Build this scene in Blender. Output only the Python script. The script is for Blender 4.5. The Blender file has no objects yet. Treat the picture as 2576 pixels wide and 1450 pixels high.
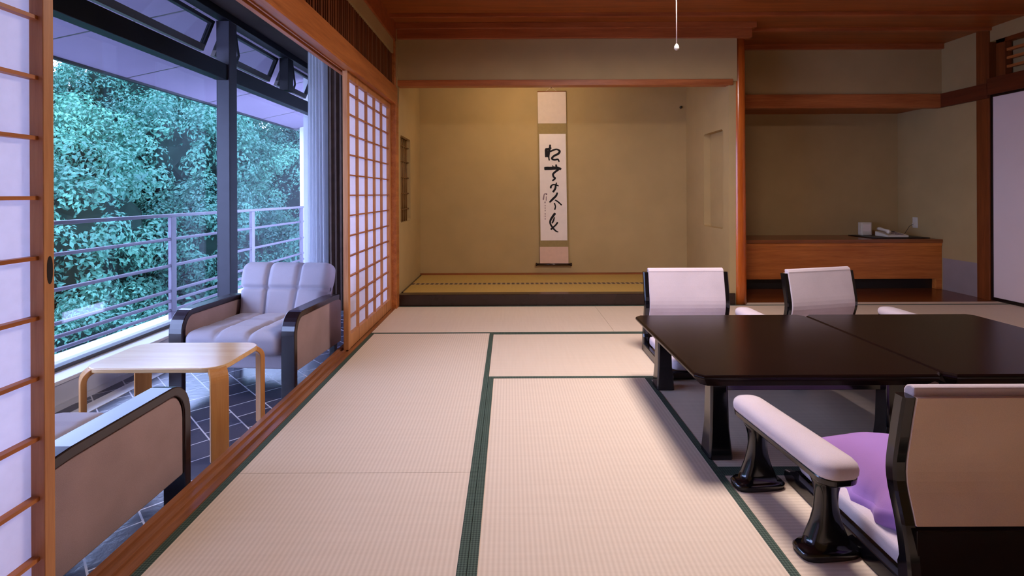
import bpy, bmesh, math, random
from mathutils import Vector, Matrix, noise
S = bpy.context.scene
COL = S.collection
PI = math.pi
rnd = random.Random(7)

# ------------------------------------------------------------------ camera
H = 1.05
FPX = 1261.0
cam = bpy.data.cameras.new('camera')
cam.sensor_width = 36.0
cam.lens = FPX / 2576.0 * 36.0
cam.shift_x = 7.0 / 2576.0
cam.shift_y = -237.0 / 2576.0
cam.clip_start = 0.02
cam.clip_end = 300
camo = bpy.data.objects.new('camera', cam)
COL.objects.link(camo)
camo.location = (0, 0, H)
camo.rotation_euler = (Matrix.Rotation(PI/2, 3, 'X') @ Matrix.Rotation(math.radians(-0.25), 3, 'Z')).to_euler()
S.camera = camo

# ------------------------------------------------------------------ world, colour
w = bpy.data.worlds.new('world')
S.world = w
w.use_nodes = True
bg = w.node_tree.nodes['Background']
bg.inputs[0].default_value = (0.46, 0.56, 1.0, 1)
bg.inputs[1].default_value = 11.5
S.view_settings.view_transform = 'Standard'
S.view_settings.look = 'None'
S.view_settings.gamma = 1
S.view_settings.use_curve_mapping = False
S.view_settings.exposure = 0.0

# ------------------------------------------------------------------ materials
def srgb(r, g, b):
    f = lambda c: (c/255/12.92) if c/255 <= 0.04045 else ((c/255+0.055)/1.055)**2.4
    return (f(r), f(g), f(b), 1)

def newmat(name, rough=0.6, spec=0.5):
    m = bpy.data.materials.new(name)
    m.use_nodes = True
    nt = m.node_tree
    b = nt.nodes['Principled BSDF']
    b.inputs['Roughness'].default_value = rough
    b.inputs['Specular IOR Level'].default_value = spec
    return m, nt, b

def coords(nt, scale=(1, 1, 1), rot=(0, 0, 0)):
    tc = nt.nodes.new('ShaderNodeTexCoord')
    mp = nt.nodes.new('ShaderNodeMapping')
    mp.inputs['Scale'].default_value = scale
    mp.inputs['Rotation'].default_value = rot
    nt.links.new(tc.outputs['Object'], mp.inputs['Vector'])
    return mp.outputs['Vector']

def ramp(nt, fac, cols):
    r = nt.nodes.new('ShaderNodeValToRGB')
    e = r.color_ramp.elements
    e[0].position, e[0].color = cols[0]
    e[1].position, e[1].color = cols[-1]
    for p, c in cols[1:-1]:
        n = e.new(p); n.color = c
    nt.links.new(fac, r.inputs['Fac'])
    return r.outputs['Color']

def bump(nt, b, height, strength, dist=0.002):
    n = nt.nodes.new('ShaderNodeBump')
    n.inputs['Strength'].default_value = strength
    n.inputs['Distance'].default_value = dist
    nt.links.new(height, n.inputs['Height'])
    nt.links.new(n.outputs['Normal'], b.inputs['Normal'])

def noisetex(nt, vec, scale, detail=4, rough=0.5):
    n = nt.nodes.new('ShaderNodeTexNoise')
    n.inputs['Scale'].default_value = scale
    n.inputs['Detail'].default_value = detail
    n.inputs['Roughness'].default_value = rough
    if vec: nt.links.new(vec, n.inputs['Vector'])
    return n.outputs['Fac']

def plain(name, c, rough=0.5, spec=0.5, var=0.06, scale=8.0, metal=0.0, bmp=0.0, bscale=200):
    m, nt, b = newmat(name, rough, spec)
    v = coords(nt)
    f = noisetex(nt, v, scale)
    d = tuple(max(0, x*(1-var)) for x in c[:3]) + (1,)
    l = tuple(min(1, x*(1+var)) for x in c[:3]) + (1,)
    nt.links.new(ramp(nt, f, [(0.3, d), (0.7, l)]), b.inputs['Base Color'])
    b.inputs['Metallic'].default_value = metal
    if bmp:
        bump(nt, b, noisetex(nt, v, bscale, 2), bmp, 0.001)
    return m

def wood(name, dark, light, axis='Y', rough=0.42, fine=60.0, spec=0.4):
    m, nt, b = newmat(name, rough, spec)
    sc = {'X': (0.6, 9, 9), 'Y': (9, 0.6, 9), 'Z': (9, 9, 0.6)}[axis]
    v = coords(nt, sc)
    f = noisetex(nt, v, 2.2, 5, 0.6)
    g = noisetex(nt, v, fine/4, 3, 0.6)
    mx = nt.nodes.new('ShaderNodeMath'); mx.operation = 'MULTIPLY_ADD'
    nt.links.new(g, mx.inputs[0]); mx.inputs[1].default_value = 0.35
    nt.links.new(f, mx.inputs[2])
    nt.links.new(ramp(nt, mx.outputs[0], [(0.45, dark), (0.9, light)]), b.inputs['Base Color'])
    bump(nt, b, g, 0.08, 0.001)
    return m

M = {}
M['cedar_y'] = wood('cedar_y', srgb(150, 82, 38), srgb(200, 124, 66), 'Y')
M['cedar_x'] = wood('cedar_x', srgb(150, 80, 40), srgb(196, 116, 64), 'X')
M['cedar_z'] = wood('cedar_z', srgb(166, 104, 60), srgb(212, 150, 98), 'Z')
M['ceil'] = wood('ceiling_board', srgb(132, 68, 28), srgb(172, 92, 42), 'X', 0.38)
M['ceil_dark'] = wood('ceiling_trim', srgb(140, 70, 36), srgb(184, 100, 56), 'X', 0.35)
M['ranma'] = wood('ranma_dark', srgb(92, 48, 22), srgb(130, 72, 34), 'Z', 0.5)
M['tokobashira'] = wood('polished_log', srgb(160, 70, 20), srgb(200, 104, 38), 'Z', 0.17, spec=0.5)
M['sill_wood'] = wood('threshold_wood', srgb(120, 70, 42), srgb(166, 106, 68), 'Y', 0.22, spec=0.6)
M['cab_wood'] = wood('cabinet_veneer', srgb(168, 88, 34), srgb(214, 128, 60), 'X', 0.4)
M['cab_top'] = wood('cabinet_top', srgb(120, 66, 36), srgb(160, 94, 54), 'X', 0.25)
M['board'] = wood('alcove_board', srgb(88, 40, 18), srgb(120, 60, 28), 'X', 0.22)
M['post_r'] = wood('side_post', srgb(104, 50, 20), srgb(138, 72, 32), 'Z')
M['beam_dark'] = wood('dark_beam', srgb(84, 36, 16), srgb(112, 52, 26), 'Y')
M['birch'] = wood('bent_birch', srgb(214, 164, 104), srgb(236, 194, 138), 'X', 0.2, spec=0.8)
M['birch_leg'] = wood('bent_birch_leg', srgb(196, 128, 66), srgb(220, 158, 92), 'Z', 0.35)
M['lacquer_black'] = plain('black_lacquer', srgb(14, 13, 18), 0.12, 0.6, 0.1)
M['lacquer_brown'] = plain('brown_lacquer', srgb(24, 12, 10), 0.22, 0.18, 0.15, 5)
M['frame_brown'] = plain('dark_arm_frame', srgb(34, 20, 22), 0.2, 0.8, 0.12, 5)
M['kamachi'] = plain('dark_sill_lacquer', srgb(44, 26, 22), 0.18, 0.5, 0.2, 4)
M['plaster'] = plain('olive_plaster', srgb(178, 152, 106), 0.92, 0.1, 0.05, 3, bmp=0.25, bscale=350)
M['plaster_low'] = plain('wainscot_paper', srgb(150, 134, 132), 0.85, 0.2, 0.04)
M['plaster_white'] = plain('veranda_wall', srgb(200, 200, 205), 0.7, 0.3, 0.03)
M['veranda_ceiling'] = plain('veranda_ceiling_paint', srgb(60, 50, 46), 0.8, 0.2)
M['alu'] = plain('bronze_aluminium', srgb(17, 17, 22), 0.4, 0.25, 0.08)
M['alu_mull'] = plain('grey_aluminium', srgb(52, 50, 60), 0.4, 0.4, 0.08)
M['alu_light'] = plain('sash_rail_metal', srgb(70, 64, 62), 0.4, 0.5, 0.05)
M['sill_stone'] = plain('pale_sill', srgb(232, 230, 226), 0.35, 0.5, 0.03)
M['concrete'] = plain('soffit_paint', srgb(132, 118, 138), 0.85, 0.2, 0.05, 1.5)
M['balcony_floor'] = plain('balcony_floor', srgb(190, 186, 190), 0.8, 0.2, 0.05, 3)
M['steel_brown'] = plain('railing_paint', srgb(96, 84, 98), 0.45, 0.5, 0.06)
M['white_plastic'] = plain('ivory_plastic', srgb(214, 206, 190), 0.4, 0.5, 0.03)
M['dark_plastic'] = plain('dark_plastic', srgb(24, 20, 20), 0.4, 0.5)
M['fusuma'] = plain('fusuma_paper', srgb(236, 216, 214), 0.75, 0.2, 0.03, 2)
M['black_frame'] = plain('black_frame_lacquer', srgb(22, 12, 14), 0.25, 0.5)
M['scroll_paper'] = plain('scroll_paper', srgb(232, 218, 208), 0.85, 0.1, 0.03, 14)
M['scroll_white'] = plain('scroll_silk_white', srgb(226, 206, 190), 0.8, 0.15, 0.03, 20)
M['scroll_olive'] = plain('scroll_silk_olive', srgb(150, 128, 84), 0.8, 0.15, 0.06, 30)
M['scroll_pink'] = plain('scroll_silk_pink', srgb(214, 178, 156), 0.8, 0.15, 0.04, 20)
M['ink'] = plain('ink', srgb(24, 22, 26), 0.7, 0.2, 0.4, 60)
M['ink_pale'] = plain('ink_pale', srgb(130, 104, 108), 0.8, 0.1, 0.2, 60)
M['cord'] = plain('cord', srgb(225, 200, 190), 0.6, 0.3)
M['drape'] = plain('drape_cloth', srgb(84, 66, 58), 0.85, 0.2, 0.15, 12)
M['bamboo'] = plain('bamboo_lattice', srgb(120, 84, 44), 0.5, 0.3, 0.2, 9)
M['bark'] = plain('bark', srgb(70, 56, 44), 0.9, 0.1, 0.3, 6)
M['soil'] = plain('forest_soil', srgb(30, 40, 30), 0.95, 0.05, 0.4, 1)

def fabric(name, c, scale=420, bmp=0.35, var=0.08):
    m, nt, b = newmat(name, 0.9, 0.15)
    v = coords(nt)
    f = noisetex(nt, v, 5, 3)
    g = noisetex(nt, v, scale, 2)
    a = nt.nodes.new('ShaderNodeMath'); a.operation = 'MULTIPLY_ADD'
    nt.links.new(g, a.inputs[0]); a.inputs[1].default_value = 0.6
    nt.links.new(f, a.inputs[2])
    d = tuple(x*(1-var) for x in c[:3])+(1,)
    l = tuple(min(1, x*(1+var)) for x in c[:3])+(1,)
    nt.links.new(ramp(nt, a.outputs[0], [(0.5, d), (1.0, l)]), b.inputs['Base Color'])
    b.inputs['Sheen Weight'].default_value = 0.15
    bump(nt, b, g, bmp, 0.001)
    return m
M['cream_fabric'] = fabric('cream_fabric', srgb(208, 192, 196))
M['back_fabric'] = fabric('taupe_back_fabric', srgb(236, 208, 186))
M['chair_fabric'] = fabric('grey_upholstery', srgb(180, 171, 178))
M['panel_fabric'] = fabric('taupe_panel_fabric', srgb(158, 132, 128), var=0.16)
M['purple_fabric'] = fabric('purple_cushion_cloth', srgb(162, 120, 186), 500, 0.2, 0.04)

def tatami_mat(name, along, c1, c2):
    m, nt, b = newmat(name, 0.55, 0.3)
    v = coords(nt)
    sep = nt.nodes.new('ShaderNodeSeparateXYZ'); nt.links.new(v, sep.inputs[0])
    def wave(sock, freq):
        a = nt.nodes.new('ShaderNodeMath'); a.operation = 'MULTIPLY'; a.inputs[1].default_value = freq
        nt.links.new(sep.outputs[sock], a.inputs[0])
        s = nt.nodes.new('ShaderNodeMath'); s.operation = 'SINE'; nt.links.new(a.outputs[0], s.inputs[0])
        return s.outputs[0]
    across, run = ('X', 'Y') if along == 'Y' else ('Y', 'X')
    ribs = wave(across, 2*PI/0.0155)
    rush = wave(run, 2*PI/0.0052)
    mul = nt.nodes.new('ShaderNodeMath'); mul.operation = 'MULTIPLY_ADD'
    nt.links.new(ribs, mul.inputs[0]); mul.inputs[1].default_value = 0.19
    mr = nt.nodes.new('ShaderNodeMath'); mr.operation = 'MULTIPLY_ADD'
    nt.links.new(rush, mr.inputs[0]); mr.inputs[1].default_value = 0.05
    nf = noisetex(nt, coords(nt, (60, 3, 1) if along == 'X' else (3, 60, 1)), 1.0, 3)
    nfs = nt.nodes.new('ShaderNodeMath'); nfs.operation = 'MULTIPLY_ADD'
    nt.links.new(nf, nfs.inputs[0]); nfs.inputs[1].default_value = 0.35; nfs.inputs[2].default_value = 0.325
    nt.links.new(nfs.outputs[0], mr.inputs[2])
    nt.links.new(mr.outputs[0], mul.inputs[2])
    nt.links.new(ramp(nt, mul.outputs[0], [(0.15, c1), (0.85, c2)]), b.inputs['Base Color'])
    bump(nt, b, mul.outputs[0], 0.25, 0.0012)
    return m
TC1, TC2 = srgb(212, 190, 166), srgb(232, 212, 190)
M['tatami_y'] = tatami_mat('tatami_long_y', 'Y', TC1, TC2)
M['tatami_x'] = tatami_mat('tatami_long_x', 'X', TC1, TC2)
M['tatami_toko'] = tatami_mat('tatami_toko', 'X', srgb(176, 142, 72), srgb(196, 162, 92))
def heri():
    m, nt, b = newmat('heri_green', 0.7, 0.2)
    v = coords(nt, (1, 1, 1), (0, 0, PI/4))
    c = nt.nodes.new('ShaderNodeTexChecker')
    c.inputs['Scale'].default_value = 160
    c.inputs['Color1'].default_value = srgb(54, 66, 58)
    c.inputs['Color2'].default_value = srgb(82, 98, 84)
    nt.links.new(v, c.inputs['Vector'])
    nt.links.new(c.outputs['Color'], b.inputs['Base Color'])
    return m
M['heri'] = heri()
def dashband():
    m, nt, b = newmat('crest_border', 0.7, 0.2)
    v = coords(nt, (1, 1, 1))
    s = nt.nodes.new('ShaderNodeSeparateXYZ'); nt.links.new(v, s.inputs[0])
    a = nt.nodes.new('ShaderNodeMath'); a.operation = 'MULTIPLY'; a.inputs[1].default_value = 2*PI/0.05
    nt.links.new(s.outputs['X'], a.inputs[0])
    q = nt.nodes.new('ShaderNodeMath'); q.operation = 'SINE'; nt.links.new(a.outputs[0], q.inputs[0])
    nt.links.new(ramp(nt, q.outputs[0], [(0.0, srgb(96, 78, 66)), (0.6, srgb(176, 150, 112))]), b.inputs['Base Color'])
    return m
M['dash'] = dashband()

def tiles():
    m, nt, b = newmat('slate_tiles', 0.22, 0.6)
    v = coords(nt, (1, 1, 1), (0, 0, PI/4))
    br = nt.nodes.new('ShaderNodeTexBrick')
    br.offset = 0.5
    br.inputs['Scale'].default_value = 1.0
    br.inputs['Brick Width'].default_value = 0.174
    br.inputs['Row Height'].default_value = 0.174
    br.inputs['Mortar Size'].default_value = 0.0035
    br.inputs['Mortar Smooth'].default_value = 0.1
    br.inputs['Color1'].default_value = srgb(58, 58, 74)
    br.inputs['Color2'].default_value = srgb(74, 74, 92)
    br.inputs['Mortar'].default_value = srgb(215, 212, 220)
    nt.links.new(v, br.inputs['Vector'])
    nt.links.new(br.outputs['Color'], b.inputs['Base Color'])
    bump(nt, b, noisetex(nt, v, 30, 4), 0.25, 0.004)
    return m
M['tiles'] = tiles()

def paper(name, c, trans=0.55):
    m = bpy.data.materials.new(name); m.use_nodes = True
    nt = m.node_tree; nt.nodes.clear()
    out = nt.nodes.new('ShaderNodeOutputMaterial')
    d = nt.nodes.new('ShaderNodeBsdfDiffuse'); t = nt.nodes.new('ShaderNodeBsdfTranslucent')
    mx = nt.nodes.new('ShaderNodeMixShader'); mx.inputs[0].default_value = trans
    f = noisetex(nt, coords(nt), 40, 5)
    col = ramp(nt, f, [(0.3, tuple(x*0.96 for x in c[:3])+(1,)), (0.7, c)])
    nt.links.new(col, d.inputs[0]); nt.links.new(col, t.inputs[0])
    nt.links.new(d.outputs[0], mx.inputs[1]); nt.links.new(t.outputs[0], mx.inputs[2])
    nt.links.new(mx.outputs[0], out.inputs[0])
    return m
M['shoji_paper'] = paper('shoji_paper', srgb(250, 242, 246), 0.6)
def sheer():
    m = bpy.data.materials.new('sheer_cloth'); m.use_nodes = True
    nt = m.node_tree; nt.nodes.clear()
    out = nt.nodes.new('ShaderNodeOutputMaterial')
    d = nt.nodes.new('ShaderNodeBsdfDiffuse'); t = nt.nodes.new('ShaderNodeBsdfTranslucent')
    tr = nt.nodes.new('ShaderNodeBsdfTransparent')
    f = noisetex(nt, coords(nt), 300, 2)
    col = ramp(nt, f, [(0.3, srgb(228, 228, 234)), (0.7, srgb(244, 244, 248))])
    nt.links.new(col, d.inputs[0]); nt.links.new(col, t.inputs[0])
    a = nt.nodes.new('ShaderNodeMixShader'); a.inputs[0].default_value = 0.6
    nt.links.new(d.outputs[0], a.inputs[1]); nt.links.new(t.outputs[0], a.inputs[2])
    c = nt.nodes.new('ShaderNodeMixShader'); c.inputs[0].default_value = 0.12
    nt.links.new(a.outputs[0], c.inputs[1]); nt.links.new(tr.outputs[0], c.inputs[2])
    nt.links.new(c.outputs[0], out.inputs[0])
    return m
M['sheer'] = sheer()
def glass():
    m = bpy.data.materials.new('window_glass'); m.use_nodes = True
    nt = m.node_tree; nt.nodes.clear()
    out = nt.nodes.new('ShaderNodeOutputMaterial')
    tr = nt.nodes.new('ShaderNodeBsdfTransparent'); tr.inputs[0].default_value = (0.93, 0.96, 0.98, 1)
    g = nt.nodes.new('ShaderNodeBsdfGlossy'); g.inputs['Roughness'].default_value = 0.0
    ge = nt.nodes.new('ShaderNodeNewGeometry')
    dt = nt.nodes.new('ShaderNodeVectorMath'); dt.operation = 'DOT_PRODUCT'
    nt.links.new(ge.outputs['Incoming'], dt.inputs[0]); nt.links.new(ge.outputs['Normal'], dt.inputs[1])
    def mth(op, a, b_=None):
        n = nt.nodes.new('ShaderNodeMath'); n.operation = op
        for k, v in enumerate((a, b_)):
            if v is None: continue
            if isinstance(v, (int, float)): n.inputs[k].default_value = v
            else: nt.links.new(v, n.inputs[k])
        return n.outputs[0]
    cs = mth('ABSOLUTE', dt.outputs['Value'])
    fr_ = mth('ADD', mth('MULTIPLY', mth('POWER', mth('SUBTRACT', 1.0, cs), 5.0), 0.96), 0.04)
    mx = nt.nodes.new('ShaderNodeMixShader')
    nt.links.new(fr_, mx.inputs[0]); nt.links.new(tr.outputs[0], mx.inputs[1]); nt.links.new(g.outputs[0], mx.inputs[2])
    nt.links.new(mx.outputs[0], out.inputs[0])
    return m
M['glass'] = glass()
def emit(name, c, s):
    m = bpy.data.materials.new(name); m.use_nodes = True
    nt = m.node_tree; b = nt.nodes['Principled BSDF']
    b.inputs['Base Color'].default_value = (0.8, 0.8, 0.8, 1)
    b.inputs['Emission Color'].default_value = c
    b.inputs['Emission Strength'].default_value = s
    return m
def leafmat(name, c1, c2):
    m = bpy.data.materials.new(name); m.use_nodes = True
    nt = m.node_tree; b = nt.nodes['Principled BSDF']
    b.inputs['Roughness'].default_value = 0.5
    oi = nt.nodes.new('ShaderNodeObjectInfo')
    f = noisetex(nt, coords(nt), 1.3, 4)
    ad = nt.nodes.new('ShaderNodeMath'); ad.operation = 'MULTIPLY_ADD'
    nt.links.new(oi.outputs['Random'], ad.inputs[0]); ad.inputs[1].default_value = 0.35
    nt.links.new(f, ad.inputs[2])
    col = ramp(nt, ad.outputs[0], [(0.4, c1), (0.95, c2)])
    nt.links.new(col, b.inputs['Base Color'])
    out = nt.nodes['Material Output']
    t = nt.nodes.new('ShaderNodeBsdfTranslucent'); nt.links.new(col, t.inputs[0])
    mx = nt.nodes.new('ShaderNodeMixShader'); mx.inputs[0].default_value = 0.25
    nt.links.new(b.outputs[0], mx.inputs[1]); nt.links.new(t.outputs[0], mx.inputs[2])
    nt.links.new(mx.outputs[0], out.inputs[0])
    return m
M['leaf'] = leafmat('foliage', srgb(34, 92, 78), srgb(84, 152, 122))
M['leaf_shade_core'] = plain('foliage_shade_core', srgb(20, 40, 32), 0.9, 0.1, 0.3, 2)  # near-black green paints the shaded hollows between leaf clumps

# ------------------------------------------------------------------ builder
class B:
    def __init__(s): s.bm = bmesh.new()
    def box(s, x0, x1, y0, y1, z0, z1, R=None):
        vs = [s.bm.verts.new((x, y, z)) for x in (x0, x1) for y in (y0, y1) for z in (z0, z1)]
        for f in ((0,1,3,2), (4,6,7,5), (0,4,5,1), (2,3,7,6), (0,2,6,4), (1,5,7,3)):
            s.bm.faces.new([vs[i] for i in f])
        if R is not None:
            for v in vs: v.co = R @ v.co
        return s
    def poly(s, pts, d0, d1, axis='X'):
        """extrude a closed 2-d outline; axis X: pts are (y,z); Y: (x,z); Z: (x,y)"""
        def p3(p, d):
            return {'X': (d, p[0], p[1]), 'Y': (p[0], d, p[1]), 'Z': (p[0], p[1], d)}[axis]
        a = [s.bm.verts.new(p3(p, d0)) for p in pts]
        b = [s.bm.verts.new(p3(p, d1)) for p in pts]
        n = len(pts)
        s.bm.faces.new(a); s.bm.faces.new(list(reversed(b)))
        for i in range(n):
            s.bm.faces.new([a[i], b[i], b[(i+1) % n], a[(i+1) % n]])
        return s
    def loft(s, rings, close=True, cap=True):
        vr = [[s.bm.verts.new(p) for p in r] for r in rings]
        n = len(vr[0])
        for i in range(len(vr)-1):
            for j in range(n if close else n-1):
                s.bm.faces.new([vr[i][j], vr[i][(j+1) % n], vr[i+1][(j+1) % n], vr[i+1][j]])
        if cap:
            s.bm.faces.new(list(reversed(vr[0]))); s.bm.faces.new(vr[-1])
        return s
    def tube(s, pts, r, n=12):
        pts = [Vector(p) for p in pts]
        rings = []
        up = None
        for i, p in enumerate(pts):
            t = (pts[min(i+1, len(pts)-1)] - pts[max(i-1, 0)]).normalized()
            if up is None: up = Vector((0, 0, 1)) if abs(t.z) < 0.9 else Vector((1, 0, 0))
            a = t.cross(up).normalized(); b = a.cross(t).normalized(); up = b
            rr = r[i] if isinstance(r, (list, tuple)) else r
            rings.append([p + a*rr*math.cos(2*PI*k/n) + b*rr*math.sin(2*PI*k/n) for k in range(n)])
        return s.loft(rings)
    def strip(s, path, width, thick, wdir):
        """sweep a flat rectangular section along path; width along wdir"""
        wd = Vector(wdir).normalized()
        path = [Vector(p) for p in path]
        rings = []
        for i, p in enumerate(path):
            t = (path[min(i+1, len(path)-1)] - path[max(i-1, 0)]).normalized()
            nrm = t.cross(wd).normalized()
            a, b = wd*width/2, nrm*thick/2
            rings.append([p-a-b, p+a-b, p+a+b, p-a+b])
        return s.loft(rings)
    def rbox(s, c, d, r, n=10, fn=None):
        """rounded box, centre c, full dims d, corner radius r"""
        c = Vector(c); h = Vector(d)/2
        idx = {}
        def vert(u):
            key = tuple(round(k, 5) for k in u)
            if key in idx: return idx[key]
            p = Vector((u[0]*h.x, u[1]*h.y, u[2]*h.z))
            q = Vector((max(-h.x+r, min(h.x-r, p.x)), max(-h.y+r, min(h.y-r, p.y)), max(-h.z+r, min(h.z-r, p.z))))
            dd = p-q
            if dd.length > 1e-9: p = q + dd.normalized()*r
            if fn: p = fn(p, Vector(u))
            idx[key] = s.bm.verts.new(p+c)
            return idx[key]
        # parameter spacing denser near the edges
        ts = [math.copysign(1-(1-abs(t))**1.25, t) for t in [-1+2*i/n for i in range(n+1)]]
        for ax in range(3):
            for sg in (-1, 1):
                for i in range(n):
                    for j in range(n):
                        q = []
                        for a, b in ((i, j), (i+1, j), (i+1, j+1), (i, j+1)):
                            u = [0, 0, 0]
                            u[ax] = sg; u[(ax+1) % 3] = ts[a]; u[(ax+2) % 3] = ts[b]
                            q.append(vert(u))
                        if sg < 0: q.reverse()
                        try: s.bm.faces.new(q)
                        except ValueError: pass
        return s
    def make(s, name, mat, parent=None, bevel=0.0, smooth=False, seg=2):
        off = Vector((0, 0, 0)); p = parent
        while p is not None:
            off += p.location; p = p.parent
        bmesh.ops.recalc_face_normals(s.bm, faces=s.bm.faces)
        if off.length > 0: bmesh.ops.translate(s.bm, verts=s.bm.verts, vec=-off)
        me = bpy.data.meshes.new(name); s.bm.to_mesh(me); s.bm.free()
        me.materials.append(M[mat] if isinstance(mat, str) else mat)
        o = bpy.data.objects.new(name, me); COL.objects.link(o)
        if parent is not None: o.parent = parent
        if smooth:
            for f in me.polygons: f.use_smooth = True
        if bevel:
            md = o.modifiers.new('bevel', 'BEVEL'); md.width = bevel; md.segments = seg
            md.limit_method = 'ANGLE'; md.angle_limit = math.radians(35)
        return o

def box(*a, R=None): return B().box(*a, R=R)
def tag(o, label, cat, group=None, kind=None):
    o['label'] = label; o['category'] = cat
    if group: o['group'] = group
    if kind: o['kind'] = kind
    return o
def root(name, label, cat, loc=(0, 0, 0), group=None, kind=None):
    o = bpy.data.objects.new(name, None); COL.objects.link(o)
    o.location = loc; o.empty_display_size = 0.1
    return tag(o, label, cat, group, kind)
def struct(o, label, cat): return tag(o, label, cat, kind='structure')
def dup(r, loc=None, rotz=None, label=None):
    def cp(o, par):
        c = o.copy(); COL.objects.link(c); c.parent = par
        for ch in list(o.children): cp(ch, c)
        return c
    n = cp(r, None)
    if loc: n.location = loc
    if rotz is not None: n.rotation_euler = (0, 0, rotz)
    if label: n['label'] = label
    return n

# ------------------------------------------------------------------ main dimensions (metres)
XL = -1.05          # room side of the left opening
XR = 4.66           # right wall
YK = 4.70           # tokonoma front
YB = -0.86          # wall behind the camera
ZC = 2.64           # ceiling
Y1, Y2, Y3 = 3.772, 2.850, 1.890
VZ = -0.15          # veranda floor

# ------------------------------------------------------------------ floor: tatami
fl = struct(box(-1.06, XR+0.02, YB, YK+0.1, -0.16, -0.055).make('floor', 'soil'), 'tatami floor of pale straw mats with green cloth borders', 'floor')
def mat(x0, x1, y0, y1, along, m=None, z=0.0, th=0.052, heri=0.029, parent=fl, hm='heri'):
    g = 0.0008
    t = box(x0+g, x1-g, y0+g, y1-g, z-th, z).make('tatami_mat', m or ('tatami_'+along.lower()), parent)
    hb = B()
    if along == 'Y':
        hb.box(x0+g, x0+heri, y0+g, y1-g, z-0.004, z+0.0012); hb.box(x1-heri, x1-g, y0+g, y1-g, z-0.004, z+0.0012)
    else:
        hb.box(x0+g, x1-g, y0+g, y0+heri, z-0.004, z+0.0012); hb.box(x0+g, x1-g, y1-heri, y1-g, z-0.004, z+0.0012)
    hb.make('cloth_border', hm, t)
    return t
XA, XB, XC, XD, XE = XL, -0.1225, 0.794, 1.716, 2.66
mat(XA, XC, Y1, YK-0.005, 'X'); mat(XC, XE, Y1, YK-0.005, 'X'); mat(XE, XR, Y1, YK-0.005, 'X')
mat(XA, XB, Y3, Y1, 'Y'); mat(XA, XB, 0.05, Y3, 'Y'); mat(XA, XB, YB, 0.05, 'Y')
mat(XB, XD, Y2, Y1, 'X'); mat(XD, 3.58, Y2, Y1, 'X'); mat(3.58, XR, Y2, Y1, 'Y')
mat(XB, XC, 1.0, Y2, 'Y'); mat(XB, XC, YB, 1.0, 'Y')
mat(XC, XE, Y3, Y2, 'X'); mat(XC, XE, 0.95, Y3, 'X'); mat(XC, XE, YB, 0.95, 'X')
mat(XE, 3.6, 1.0, Y2, 'Y'); mat(3.6, XR, 1.0, Y2, 'Y'); mat(XE, XR, YB, 1.0, 'X')

# ------------------------------------------------------------------ ceiling
c = struct(box(-1.3, XR+0.1, YB-0.1, 5.47, ZC, ZC+0.05).make('ceiling', 'ceil'), 'reddish brown wooden board ceiling crossed by slim battens', 'ceiling')
yy = 4.42
while yy > YB:
    box(XL-0.06, XR, yy-0.018, yy+0.018, ZC-0.032, ZC+0.001).make('ceiling_batten', 'ceil_dark', c, 0.003); yy -= 0.43
box(2.2, XR, 4.83, 4.866, ZC-0.032, ZC+0.001).make('ceiling_batten', 'ceil_dark', c, 0.003)

# ------------------------------------------------------------------ left side: lintel, ranma, posts, threshold
t = struct(B().box(XL-0.075, XL+0.012, YB, 4.672, 1.888, 2.042).box(-1.165, XL-0.02, YB, 4.69, 1.92, 2.03).make('trim_1', 'cedar_y', bevel=0.003), 'long orange brown lintel beam above the shoji on the left', 'lintel')
g = B()
g.box(-1.165, -1.137, YB, 4.69, 1.882, 1.93); g.box(-1.116, -1.106, YB, 4.69, 1.882, 1.93); g.box(-1.082, -1.040, YB, 4.668, 1.882, 1.93)
g.make('track_groove', 'cedar_y', t, 0.001)
t = struct(B().box(-1.168, -1.052, YB, 4.70, -0.15, -0.006).make('trim_2', 'sill_wood', bevel=0.002), 'reddish wooden threshold with sliding tracks between tatami and veranda', 'threshold')
g = B()
for a, b_ in ((-1.168, -1.143), (-1.121, -1.102), (-1.080, -1.052)):
    g.box(a, b_, YB, 4.70, -0.007, 0.003)
g.make('track_rib', 'sill_wood', t, 0.001)
ra = struct(box(-1.135, -1.10, YB, 4.66, 2.04, 2.36).make('wall_left', 'ranma'), 'dark slatted wood transom panel above the left lintel', 'wall')
s = B(); yy = YB+0.02; k = 0
rr = random.Random(3)
while yy < 4.62:
    wd = 0.012 if k % 3 else 0.03
    s.box(-1.101, -1.078, yy, yy+wd, 2.042, 2.352); yy += wd + 0.022; k += 1
s.make('slat', 'ranma', ra, 0.001)
box(-1.11, -1.062, YB, 4.66, 2.352, 2.476).make('plaster_strip', 'plaster', ra)
box(-1.14, -1.045, YB, 4.70, 2.474, ZC).make('cornice', 'ceil_dark', ra, 0.004)
struct(box(-1.165, -1.035, 4.60, 4.705, -0.15, 1.9).make('trim_3', 'cedar_y', bevel=0.004), 'wooden corner post between the shoji and the tokonoma', 'post')
struct(box(-1.165, -1.050, 4.62, 4.705, 2.03, ZC).make('trim_4', 'cedar_y', bevel=0.004), 'short upper corner post above the left lintel', 'post')

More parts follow.
